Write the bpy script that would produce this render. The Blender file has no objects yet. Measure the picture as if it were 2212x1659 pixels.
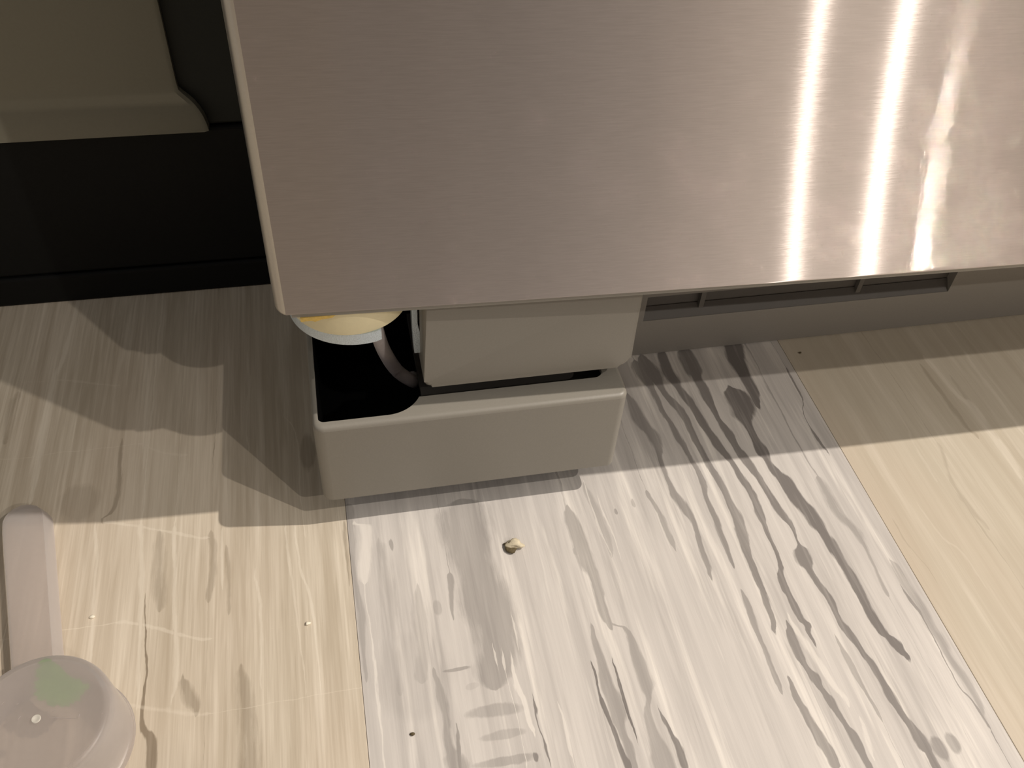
import bpy, bmesh, math, random
from mathutils import Vector, Matrix

# ------------------------------------------------------------------ camera, world, lamps, exposure
S = 0.26                      # metres per drawing unit (the camera stands one unit above the floor)
scene = bpy.context.scene
COL = scene.collection

cam_data = bpy.data.cameras.new('camera')
cam = bpy.data.objects.new('camera', cam_data)
COL.objects.link(cam)
right = Vector((0.9785171894885086, -0.19885539327889679, 0.0544117858501723))
up = Vector((0.10586950312451773, 0.7111365330024113, 0.695037034795613))
back = Vector((-0.17690607164164107, -0.6743451371465546, 0.716912043296189))
cam.matrix_world = Matrix(((right.x, up.x, back.x, 0), (right.y, up.y, back.y, 0), (right.z, up.z, back.z, S), (0, 0, 0, 1)))
cam_data.sensor_fit = 'HORIZONTAL'
cam_data.sensor_width = 36.0
cam_data.lens = 36.0 * 1950.0 / 2212.0
cam_data.clip_start = 0.005
cam_data.clip_end = 60
scene.camera = cam

world = bpy.data.worlds.new('room_ambient')
scene.world = world
world.use_nodes = True
world.node_tree.nodes['Background'].inputs['Color'].default_value = (1.0, 0.935, 0.87, 1)
world.node_tree.nodes['Background'].inputs['Strength'].default_value = 0.42

def ceiling_lamp(name, x, y, z, watts, size):
    d = bpy.data.lights.new(name, 'AREA')
    d.shape = 'DISK'
    d.size = size
    d.energy = watts
    d.color = (1.0, 0.905, 0.81)
    o = bpy.data.objects.new(name, d)
    COL.objects.link(o)
    o.location = (x * S, y * S, z * S)
    return o
# three ceiling spots in a row to the right of the photographer
ceiling_lamp('ceiling_spot', 6.0855, -3.697, 8.5117, 26, 0.035)
ceiling_lamp('ceiling_spot', 6.2028, -0.0524, 8.5117, 68, 0.035)
ceiling_lamp('ceiling_spot', 6.1239, -7.486, 8.5117, 26, 0.035)

vs = scene.view_settings
vs.view_transform = 'Standard'
vs.look = 'None'
vs.gamma = 1.0
vs.use_curve_mapping = False
vs.exposure = 0.0

# ------------------------------------------------------------------ helpers
def link(o, parent=None):
    COL.objects.link(o)
    if parent is not None:
        o.parent = parent
    return o

def mesh_from(bm, name, mat, parent=None, smooth=False):
    bmesh.ops.recalc_face_normals(bm, faces=bm.faces)
    me = bpy.data.meshes.new(name)
    bm.to_mesh(me)
    bm.free()
    if smooth:
        for p in me.polygons:
            p.use_smooth = True
    me.materials.append(mat)
    return link(bpy.data.objects.new(name, me), parent)

def smooth_angle(o, deg=40):
    me = o.data
    for p in me.polygons:
        p.use_smooth = True
    me.set_sharp_from_angle(angle=math.radians(deg))
    return o

def thing(name, label, cat, loc=(0, 0, 0)):
    o = bpy.data.objects.new(name, None)
    o.empty_display_size = 0.02
    link(o)
    o.location = [c * S for c in loc]
    o['label'] = label
    o['category'] = cat
    return o

def box_bm(x0, x1, y0, y1, z0, z1, bev=0.0, seg=2, bm=None):
    b = bmesh.new()
    bmesh.ops.create_cube(b, size=1.0)
    for v in b.verts:
        v.co = Vector(((x0 + x1) / 2 + v.co.x * (x1 - x0), (y0 + y1) / 2 + v.co.y * (y1 - y0), (z0 + z1) / 2 + v.co.z * (z1 - z0))) * S
    if bev > 0:
        bmesh.ops.bevel(b, geom=list(b.edges), offset=bev * S, segments=seg, affect='EDGES', profile=0.5)
    if bm is None:
        return b
    tmp = bpy.data.meshes.new('tmp')
    b.to_mesh(tmp)
    b.free()
    bm.from_mesh(tmp)
    bpy.data.meshes.remove(tmp)
    return bm

def prism_bm(pts, lo, hi, axis='Z', bm=None):
    """closed outline extruded along an axis; pts are (a, b): Z -> (x, y), Y -> (x, z), X -> (y, z)"""
    bm = bm or bmesh.new()
    def P(a, b, c):
        return Vector({'Z': (a, b, c), 'Y': (a, c, b), 'X': (c, a, b)}[axis]) * S
    lower = [bm.verts.new(P(a, b, lo)) for a, b in pts]
    upper = [bm.verts.new(P(a, b, hi)) for a, b in pts]
    bm.faces.new(lower)
    bm.faces.new(upper)
    n = len(pts)
    for i in range(n):
        bm.faces.new((lower[i], lower[(i + 1) % n], upper[(i + 1) % n], upper[i]))
    return bm

def arc(cx, cy, r, a0, a1, n=8):
    return [(cx + r * math.cos(math.radians(a0 + (a1 - a0) * i / n)), cy + r * math.sin(math.radians(a0 + (a1 - a0) * i / n))) for i in range(n + 1)]

def tube_bm(path, r, n=14, bm=None):
    bm = bm or bmesh.new()
    P = [Vector(p) * S for p in path]
    rings = []
    for i, p in enumerate(P):
        t = (P[min(i + 1, len(P) - 1)] - P[max(i - 1, 0)]).normalized()
        a = t.cross(Vector((0, 0, 1)) if abs(t.z) < 0.9 else Vector((0, 1, 0))).normalized()
        b = t.cross(a)
        rings.append([bm.verts.new(p + (a * math.cos(k * 2 * math.pi / n) + b * math.sin(k * 2 * math.pi / n)) * r * S) for k in range(n)])
    for i in range(len(rings) - 1):
        for k in range(n):
            bm.faces.new((rings[i][k], rings[i][(k + 1) % n], rings[i + 1][(k + 1) % n], rings[i + 1][k]))
    bm.faces.new(rings[0])
    bm.faces.new(rings[-1])
    return bm

def spline(pts, n=8):
    out = []
    for i in range(len(pts) - 1):
        p0 = Vector(pts[max(i - 1, 0)]); p1 = Vector(pts[i]); p2 = Vector(pts[i + 1]); p3 = Vector(pts[min(i + 2, len(pts) - 1)])
        for k in range(n):
            t = k / n
            out.append(0.5 * ((2 * p1) + (p2 - p0) * t + (2 * p0 - 5 * p1 + 4 * p2 - p3) * t * t + (3 * p1 - p0 - 3 * p2 + p3) * t ** 3))
    out.append(Vector(pts[-1]))
    return out

def lathe_bm(cx, cy, prof, n=64):
    """prof: (radius, z) list revolved about a vertical axis"""
    bm = bmesh.new()
    rings = []
    for r, z in prof:
        if r < 1e-5:
            rings.append([bm.verts.new(Vector((cx, cy, z)) * S)])
        else:
            rings.append([bm.verts.new(Vector((cx + r * math.cos(2 * math.pi * k / n), cy + r * math.sin(2 * math.pi * k / n), z)) * S) for k in range(n)])
    for a, b in zip(rings, rings[1:]):
        for k in range(n):
            k2 = (k + 1) % n
            if len(a) == 1 and len(b) == 1:
                continue
            if len(a) == 1:
                bm.faces.new((a[0], b[k2], b[k]))
            elif len(b) == 1:
                bm.faces.new((a[k], a[k2], b[0]))
            else:
                bm.faces.new((a[k], a[k2], b[k2], b[k]))
    return bm

# ------------------------------------------------------------------ materials
class NT:
    """small node-tree builder"""
    def __init__(self, name):
        self.mat = bpy.data.materials.new(name)
        self.mat.use_nodes = True
        self.t = self.mat.node_tree
        self.t.nodes.clear()
        self.out = self.t.nodes.new('ShaderNodeOutputMaterial')
    def n(self, kind, **kw):
        nd = self.t.nodes.new(kind)
        for k, v in kw.items():
            setattr(nd, k, v)
        return nd
    def put(self, sock, v):
        if hasattr(v, 'is_output') or isinstance(v, bpy.types.NodeSocket):
            self.t.links.new(v, sock)
        else:
            sock.default_value = v
    def math(self, op, a, b=None, c=None, clamp=False):
        nd = self.n('ShaderNodeMath', operation=op, use_clamp=clamp)
        self.put(nd.inputs[0], a)
        if b is not None:
            self.put(nd.inputs[1], b)
        if c is not None:
            self.put(nd.inputs[2], c)
        return nd.outputs[0]
    def mix(self, f, a, b, blend='MIX'):
        nd = self.n('ShaderNodeMix', data_type='RGBA', blend_type=blend)
        nd.clamp_factor = True
        self.put(nd.inputs[0], f)
        for s, v in ((nd.inputs[6], a), (nd.inputs[7], b)):
            if isinstance(v, tuple) and len(v) == 3:
                v = v + (1.0,)
            self.put(s, v)
        return nd.outputs[2]
    def xyz(self, x, y, z):
        nd = self.n('ShaderNodeCombineXYZ')
        for s, v in zip(nd.inputs, (x, y, z)):
            self.put(s, v)
        return nd.outputs[0]
    def noise(self, vec, scale, detail=3.0, rough=0.5, dist=0.0):
        nd = self.n('ShaderNodeTexNoise')
        self.put(nd.inputs['Vector'], vec)
        nd.inputs['Scale'].default_value = scale
        nd.inputs['Detail'].default_value = detail
        nd.inputs['Roughness'].default_value = rough
        nd.inputs['Distortion'].default_value = dist
        return nd.outputs['Fac']
    def ramp(self, v, lo, hi):
        nd = self.n('ShaderNodeMapRange')
        nd.clamp = True
        self.put(nd.inputs[0], v)
        nd.inputs[1].default_value = lo
        nd.inputs[2].default_value = hi
        nd.inputs[3].default_value = 0.0
        nd.inputs[4].default_value = 1.0
        return nd.outputs[0]
    def done(self, shader):
        self.t.links.new(shader, self.out.inputs['Surface'])
        return self.mat

def plain(name, col, rough=0.5, metal=0.0, grain=0.0, grain_scale=900.0, spec=0.5, bump=0.0):
    m = NT(name)
    p = m.n('ShaderNodeBsdfPrincipled')
    pos = m.n('ShaderNodeTexCoord').outputs['Object']
    c = col + (1.0,)
    f = m.noise(pos, grain_scale, 2.0)
    d = tuple(v * (1 - grain) for v in col) + (1.0,)
    l = tuple(min(1, v * (1 + grain)) for v in col) + (1.0,)
    p.inputs['Base Color'].default_value = c
    m.t.links.new(m.mix(f, d, l), p.inputs['Base Color'])
    p.inputs['Roughness'].default_value = rough
    p.inputs['Metallic'].default_value = metal
    p.inputs['Specular IOR Level'].default_value = spec
    if bump:
        b = m.n('ShaderNodeBump')
        b.inputs['Strength'].default_value = bump
        b.inputs['Distance'].default_value = 0.0004
        m.t.links.new(f, b.inputs['Height'])
        m.t.links.new(b.outputs[0], p.inputs['Normal'])
    return m.done(p.outputs[0])

def steel_material():
    m = NT('brushed_steel')
    pos = m.n('ShaderNodeTexCoord').outputs['Object']
    sep = m.n('ShaderNodeSeparateXYZ')
    m.t.links.new(pos, sep.inputs[0])
    x, y, z = sep.outputs
    fine = m.noise(m.xyz(m.math('MULTIPLY', x, 150.0), y, m.math('MULTIPLY', z, 2600.0)), 1.0, 2.0, 0.6)
    broad = m.noise(m.xyz(m.math('MULTIPLY', x, 90.0), y, m.math('MULTIPLY', z, 2100.0)), 1.0, 2.0, 0.6)
    hgt = m.math('ADD', m.math('MULTIPLY', fine, 0.6), broad)
    b = m.n('ShaderNodeBump')
    b.inputs['Strength'].default_value = 0.22
    b.inputs['Distance'].default_value = 0.00006
    m.t.links.new(hgt, b.inputs['Height'])
    col = m.mix(m.ramp(fine, 0.3, 0.7), (0.68, 0.618, 0.585), (0.74, 0.675, 0.642))
    def lobe(rough, aniso):
        g = m.n('ShaderNodeBsdfAnisotropic')
        g.distribution = 'GGX'
        m.put(g.inputs['Color'], col)
        g.inputs['Roughness'].default_value = rough
        g.inputs['Anisotropy'].default_value = aniso
        m.t.links.new(b.outputs[0], g.inputs['Normal'])
        m.put(g.inputs['Tangent'], m.xyz(1.0, 0.0, 0.0))
        return g.outputs[0]
    a1 = lobe(0.2915, 0.929)
    a2 = lobe(0.50, 0.72)
    a3 = lobe(0.655, 0.525)
    mx = m.n('ShaderNodeMixShader')
    mx.inputs[0].default_value = 0.38
    m.t.links.new(a1, mx.inputs[1])
    m.t.links.new(a2, mx.inputs[2])
    mx2 = m.n('ShaderNodeMixShader')
    mx2.inputs[0].default_value = 0.54
    m.t.links.new(mx.outputs[0], mx2.inputs[1])
    m.t.links.new(a3, mx2.inputs[2])
    return m.done(mx2.outputs[0])

FEATS_MID = [
    ["Y",0.95,2.5,[[0.6254,0.971,0.0128],[0.6173,0.9291,0.0118],[0.6168,0.9028,0.0093],[0.6185,0.8748,0.0084],[0.6165,0.8541,0.0068],[0.6132,0.8402,0.0038]]],
    ["Y",0.95,2.5,[[0.5849,0.8798,0.0046],[0.5878,0.8502,0.0165],[0.5839,0.8205,0.0126],[0.5823,0.7991,0.0066],[0.5829,0.7758,0.0051],[0.5843,0.753,0.0072],[0.5849,0.7327,0.0042],[0.5876,0.7142,0.007],[0.5958,0.6916,0.0076],[0.5988,0.66,0.0079],[0.6049,0.6398,0.0085],[0.608,0.617,0.0084],[0.6112,0.598,0.0062],[0.6142,0.5795,0.0069],[0.6151,0.5568,0.0054],[0.6172,0.5345,0.006],[0.6179,0.51,0.0053],[0.6174,0.4892,0.0052],[0.6188,0.4672,0.0058],[0.6208,0.4471,0.0051],[0.6256,0.4411,0.0041],[0.6287,0.4332,0.0051],[0.6303,0.4238,0.004],[0.6345,0.4132,0.0029]]],
    ["Y",0.85,2.5,[[0.5404,0.9673,0.0102],[0.5402,0.9294,0.0116],[0.539,0.9079,0.0077],[0.5416,0.8884,0.0084],[0.5413,0.8572,0.006],[0.5417,0.8329,0.0037],[0.5442,0.8108,0.0044],[0.5474,0.7909,0.0058],[0.5484,0.7699,0.005],[0.5515,0.7471,0.0057],[0.556,0.721,0.0049],[0.5597,0.6974,0.0042],[0.5633,0.6709,0.0041],[0.5654,0.6531,0.0049],[0.5697,0.6317,0.0042],[0.5725,0.6144,0.0024],[0.5698,0.595,0.0018],[0.5691,0.5837,0.0061],[0.5672,0.5664,0.0088],[0.5665,0.5523,0.0047],[0.5679,0.5336,0.004],[0.5719,0.5178,0.0039],[0.5752,0.4979,0.0039],[0.574,0.4797,0.0029],[0.577,0.4597,0.0047],[0.581,0.4424,0.004],[0.5843,0.4244,0.0034],[0.5876,0.4067,0.0034],[0.5874,0.3876,0.0033],[0.5878,0.3699,0.0044],[0.5899,0.3558,0.0033],[0.5925,0.3407,0.0033],[0.5961,0.3257,0.0043],[0.598,0.3102,0.0064],[0.5999,0.2991,0.0037]]],
    ["Y",0.85,2.5,[[0.4997,0.9687,0.0063],[0.4984,0.9399,0.0077],[0.5015,0.9156,0.0084],[0.5046,0.8918,0.0053],[0.509,0.8683,0.0067],[0.5134,0.8452,0.0059],[0.5156,0.821,0.0066],[0.5198,0.799,0.0051],[0.5227,0.7739,0.0057],[0.5275,0.7508,0.005],[0.5314,0.7302,0.0035],[0.534,0.7067,0.0042],[0.5379,0.687,0.0041],[0.5389,0.6681,0.0041],[0.5376,0.649,0.0056],[0.5366,0.6287,0.0035],[0.5344,0.6057,0.0027],[0.534,0.5911,0.002],[0.5331,0.5736,0.002],[0.5301,0.5584,0.0027],[0.5235,0.5335,0.0046],[0.5253,0.5182,0.0032],[0.5261,0.5033,0.0039],[0.5261,0.4817,0.0038],[0.531,0.4741,0.0035],[0.5278,0.4645,0.0031],[0.5294,0.4531,0.0023]]],
    ["Y",0.75,2.5,[[0.4673,0.9644,0.0062],[0.4726,0.935,0.01],[0.4753,0.9088,0.0068],[0.4786,0.8852,0.0045],[0.4849,0.8617,0.0052],[0.4895,0.8389,0.0051],[0.4918,0.8188,0.0044],[0.4913,0.7958,0.0043],[0.4936,0.7728,0.0043],[0.4953,0.7486,0.0042],[0.4977,0.7231,0.0042],[0.5,0.6982,0.0041],[0.501,0.6742,0.0041],[0.5022,0.6496,0.0049],[0.4997,0.6246,0.0055],[0.499,0.6083,0.0048],[0.497,0.5924,0.004],[0.4957,0.5751,0.0033],[0.4942,0.5506,0.0026],[0.4933,0.5281,0.0026],[0.491,0.5093,0.0039],[0.4893,0.4923,0.0038],[0.4833,0.475,0.0019]]],
    ["Y",0.7,2.0,[[0.451,0.9535,0.0062],[0.4549,0.9246,0.0084],[0.4596,0.8943,0.0037],[0.4609,0.8694,0.0037],[0.4621,0.849,0.0029],[0.4656,0.8228,0.0036],[0.4677,0.7975,0.005],[0.4723,0.7761,0.0035],[0.4743,0.7519,0.0028],[0.476,0.7319,0.0028],[0.4753,0.7056,0.0034],[0.4713,0.679,0.0034],[0.4714,0.658,0.0035],[0.4711,0.6377,0.0041],[0.4701,0.6196,0.0041],[0.4699,0.6001,0.0034],[0.4685,0.5781,0.0027]]],
    ["Y",0.65,2.0,[[0.4201,0.8878,0.0037],[0.4216,0.8472,0.008],[0.428,0.8189,0.0086],[0.4333,0.7934,0.0064],[0.4321,0.7713,0.0042],[0.4284,0.7465,0.0028],[0.4296,0.7032,0.0042],[0.4338,0.6849,0.0063],[0.4361,0.662,0.0055],[0.439,0.6413,0.0034],[0.4378,0.6216,0.0034],[0.436,0.6009,0.004],[0.4361,0.5819,0.0046],[0.4336,0.5638,0.0026]]],
    ["Y",0.5,2.0,[[0.3926,0.6985,0.0028],[0.3977,0.6734,0.0028],[0.3988,0.6545,0.0034],[0.3988,0.633,0.0034],[0.3985,0.6151,0.002]]],
    ["Y",0.55,2.0,[[0.4651,0.5269,0.0026],[0.4644,0.508,0.0038],[0.4627,0.4869,0.0038],[0.4627,0.4674,0.0025],[0.4635,0.4528,0.0028],[0.4629,0.4285,0.0028],[0.4645,0.4045,0.0022]]],
    ["Y",0.75,2.5,[[0.5055,0.4758,0.0023],[0.5032,0.4509,0.0046],[0.5039,0.4334,0.0045],[0.5055,0.421,0.0028],[0.5089,0.4073,0.0044],[0.5099,0.3965,0.0028],[0.5129,0.3878,0.0027],[0.5149,0.3794,0.0044],[0.517,0.3665,0.0033],[0.519,0.3538,0.0032],[0.5211,0.3413,0.0037],[0.5236,0.33,0.0053],[0.523,0.3152,0.0042],[0.5239,0.3034,0.0036],[0.5267,0.2957,0.0041]]],
    ["Y",0.7,2.5,[[0.4772,0.4058,0.0017],[0.4766,0.3885,0.0033],[0.4785,0.3745,0.0038],[0.4799,0.3597,0.0043],[0.4824,0.345,0.0042],[0.4843,0.3296,0.0042],[0.4871,0.3164,0.0036],[0.4868,0.3039,0.0031]]],
    ["Y",0.5,2.0,[[0.5568,0.4466,0.0017],[0.558,0.4364,0.0023],[0.5599,0.42,0.0028],[0.5606,0.4042,0.0028],[0.5613,0.3886,0.0022],[0.5625,0.3744,0.0017],[0.5648,0.3535,0.0016]]],
    ["Y",0.4,1.2,[[0.6829,0.5455,0.0014],[0.6858,0.5261,0.0061],[0.6856,0.5016,0.0073],[0.687,0.473,0.0079],[0.6851,0.4444,0.0084],[0.6895,0.4227,0.0089],[0.6868,0.4053,0.0069],[0.6902,0.379,0.0062],[0.6912,0.354,0.005],[0.6863,0.3262,0.0033]]],
    ["Y",0.7,2.0,[[0.6788,0.4997,0.0009],[0.6799,0.4757,0.002],[0.6815,0.4579,0.0013],[0.6768,0.3671,0.0008],[0.68,0.356,0.0012],[0.6851,0.34,0.0014],[0.6866,0.3228,0.0014]]],
    ["Y",0.45,1.2,[[0.645,0.6832,0.0073],[0.6463,0.64,0.0078],[0.6535,0.6079,0.007],[0.6585,0.5787,0.0048],[0.6572,0.553,0.0034],[0.6552,0.5235,0.0033],[0.6543,0.5053,0.0033]]],
    ["Y",0.8,2.0,[[0.6928,0.9025,0.0014],[0.691,0.8576,0.0017],[0.6857,0.8313,0.0006],[0.6753,0.777,0.0013],[0.6764,0.7556,0.0018],[0.6806,0.738,0.001]]],
    ["Y",0.9,2.0,[[0.2483,0.466,0.0009],[0.25,0.4516,0.0013],[0.2486,0.4402,0.0013],[0.2487,0.4265,0.0024],[0.25,0.4151,0.0032],[0.2517,0.4015,0.0026],[0.2531,0.3872,0.0026],[0.2543,0.3689,0.0026],[0.2561,0.3499,0.003]]],
    ["Y",0.95,2.0,[[0.2728,0.4677,0.0005],[0.2742,0.445,0.0013],[0.2739,0.4209,0.0019],[0.2739,0.402,0.0017],[0.2747,0.3865,0.0012],[0.2752,0.3757,0.0005]]],
    ["Y",0.85,2.0,[[0.3127,0.4017,0.0006],[0.315,0.388,0.0016],[0.3171,0.3746,0.0019],[0.3189,0.3572,0.0031],[0.3194,0.3394,0.0036]]],
    ["Y",0.5,2.0,[[0.2612,0.5141,0.002],[0.2587,0.492,0.0033],[0.2599,0.4711,0.0038],[0.2597,0.4499,0.0059],[0.263,0.4297,0.0069],[0.2641,0.4103,0.0074],[0.2614,0.3932,0.0052],[0.262,0.377,0.0036],[0.2637,0.3661,0.0041],[0.2632,0.3486,0.0035]]],
    ["Y",0.45,2.0,[[0.2725,0.6264,0.0066],[0.281,0.6016,0.0058],[0.2836,0.5665,0.0044],[0.2816,0.5449,0.0038],[0.2839,0.5204,0.0031],[0.3013,0.5097,0.0023],[0.3034,0.4929,0.0034],[0.3041,0.4719,0.0055],[0.3056,0.4395,0.0081],[0.3047,0.4223,0.0043],[0.3003,0.4084,0.0037],[0.2974,0.3956,0.0042],[0.2971,0.3739,0.0062],[0.2985,0.3546,0.0102],[0.2984,0.3381,0.0132]]],
    ["Y",0.45,1.6,[[0.1345,0.7248,0.0248],[0.1319,0.6985,0.0325],[0.1319,0.6686,0.0304],[0.135,0.6205,0.0233],[0.1409,0.5744,0.0303],[0.1429,0.5312,0.0244],[0.1361,0.4917,0.0238],[0.1301,0.4677,0.0142]]],
    ["Y",0.5,2.0,[[0.2754,0.6936,0.0042],[0.2769,0.6586,0.009],[0.2773,0.6213,0.0088],[0.2791,0.5964,0.0071],[0.2807,0.5721,0.0047],[0.2805,0.5418,0.0054],[0.2836,0.5188,0.0038]]],
    ["Y",0.3,1.5,[[0.3075,0.7281,0.0028],[0.3109,0.7029,0.0048],[0.3144,0.6633,0.0047],[0.3133,0.6197,0.0026]]],
    ["Y",0.25,1.0,[[0.0172,0.6836,0.0047],[0.0193,0.6566,0.0132],[0.0224,0.6121,0.0106],[0.0232,0.5771,0.0089],[0.0225,0.5437,0.0072],[0.0184,0.4813,0.0063]]],
    ["Y",0.28,1.4,[[0.0557,0.6065,0.003],[0.0554,0.5802,0.0082],[0.0544,0.5382,0.0095],[0.0468,0.4916,0.0085]]],
    ["Y",0.5,1.5,[[0.1017,0.6114,0.0038],[0.0984,0.5904,0.0038],[0.0945,0.5649,0.0019]]],
    ["Y",0.35,1.5,[[-0.0165,0.7409,0.0056],[-0.0186,0.6934,0.0047],[-0.0206,0.6374,0.0038],[-0.0152,0.5836,0.0052],[-0.0179,0.5345,0.0029],[-0.0164,0.5027,0.0021]]],
    ["Y",0.45,1.5,[[0.0628,0.4891,0.0037],[0.0661,0.4747,0.0047],[0.067,0.4587,0.0062],[0.0679,0.4365,0.0046],[0.0658,0.4154,0.0045],[0.0697,0.3939,0.0075],[0.0734,0.3789,0.0109]]],
    ["Y",0.8,1.5,[[0.1703,0.4393,0.0006],[0.171,0.4302,0.0014],[0.1702,0.4095,0.0008],[0.1713,0.3933,0.001],[0.1704,0.3777,0.0015],[0.1726,0.3691,0.0008]]],
    ["Y",0.6,1.5,[[0.0777,0.4186,0.001],[0.0766,0.4051,0.002],[0.0757,0.3866,0.002]]],
    ["Y",-0.9,2.0,[[0.1574,0.4962,0.0008],[0.1562,0.4657,0.0027],[0.16,0.4422,0.0042],[0.1606,0.4145,0.0041],[0.1624,0.4034,0.0015]]],
    ["Y",-0.7,1.5,[[0.1964,0.4246,0.0007],[0.1976,0.4025,0.0018],[0.1979,0.378,0.0022]]],
    ["Y",-0.7,2.0,[[0.1665,0.5457,0.0007],[0.1668,0.5321,0.0013],[0.1658,0.5123,0.0007]]],
    ["Y",-0.8,2.0,[[0.1378,0.5081,0.0007],[0.1378,0.496,0.0012],[0.1381,0.4888,0.0004]]],
    ["Y",-0.8,2.0,[[0.1473,0.5016,0.0005],[0.1458,0.4911,0.0018]]],
    ["Y",-0.6,1.5,[[0.3084,0.7315,0.0008],[0.3093,0.6809,0.0015],[0.3119,0.6294,0.0013],[0.3138,0.6164,0.0005]]],
    ["Y",-0.6,1.5,[[0.3197,0.7033,0.0008],[0.3216,0.6538,0.0013],[0.3239,0.6132,0.0009]]],
    ["Y",-0.8,1.3,[[-0.0118,0.7179,0.0024],[0.0004,0.7099,0.0111],[-0.0029,0.6716,0.0109],[-0.0062,0.635,0.0091]]],
    ["Y",-0.7,1.3,[[0.5115,0.4865,0.0023],[0.5167,0.451,0.0063],[0.5222,0.4229,0.0067],[0.5262,0.4007,0.0061],[0.5357,0.3757,0.0044]]],
    ["Y",-0.6,1.3,[[0.5412,0.3443,0.0032],[0.5378,0.3285,0.0043],[0.5342,0.3079,0.0021]]]]
FEATS_BLOB = [
    [0.0886,0.4904,0.016,0.0029,0.5],
    [0.1216,0.4335,0.0332,0.0082,0.34],
    [0.1278,0.4053,0.0265,0.0047,0.28],
    [0.1263,0.3765,0.034,0.0061,0.38],
    [0.1582,0.3748,0.0028,0.0056,0.8],
    [0.6138,0.303,0.009,0.0147,0.6],
    [0.6343,0.3058,0.0064,0.0126,0.55],
    [0.0778,0.5764,0.0045,0.0095,0.25],
    [0.0334,0.6771,0.0024,0.0086,0.5],
    [0.3407,0.6809,0.0034,0.0051,0.5],
    [0.0374,0.4935,0.0477,0.0533,0.12],
    [0.3667,0.6905,0.0028,0.0069,0.35],
    [0.103,0.4682,0.0095,0.0034,0.15]]
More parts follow.
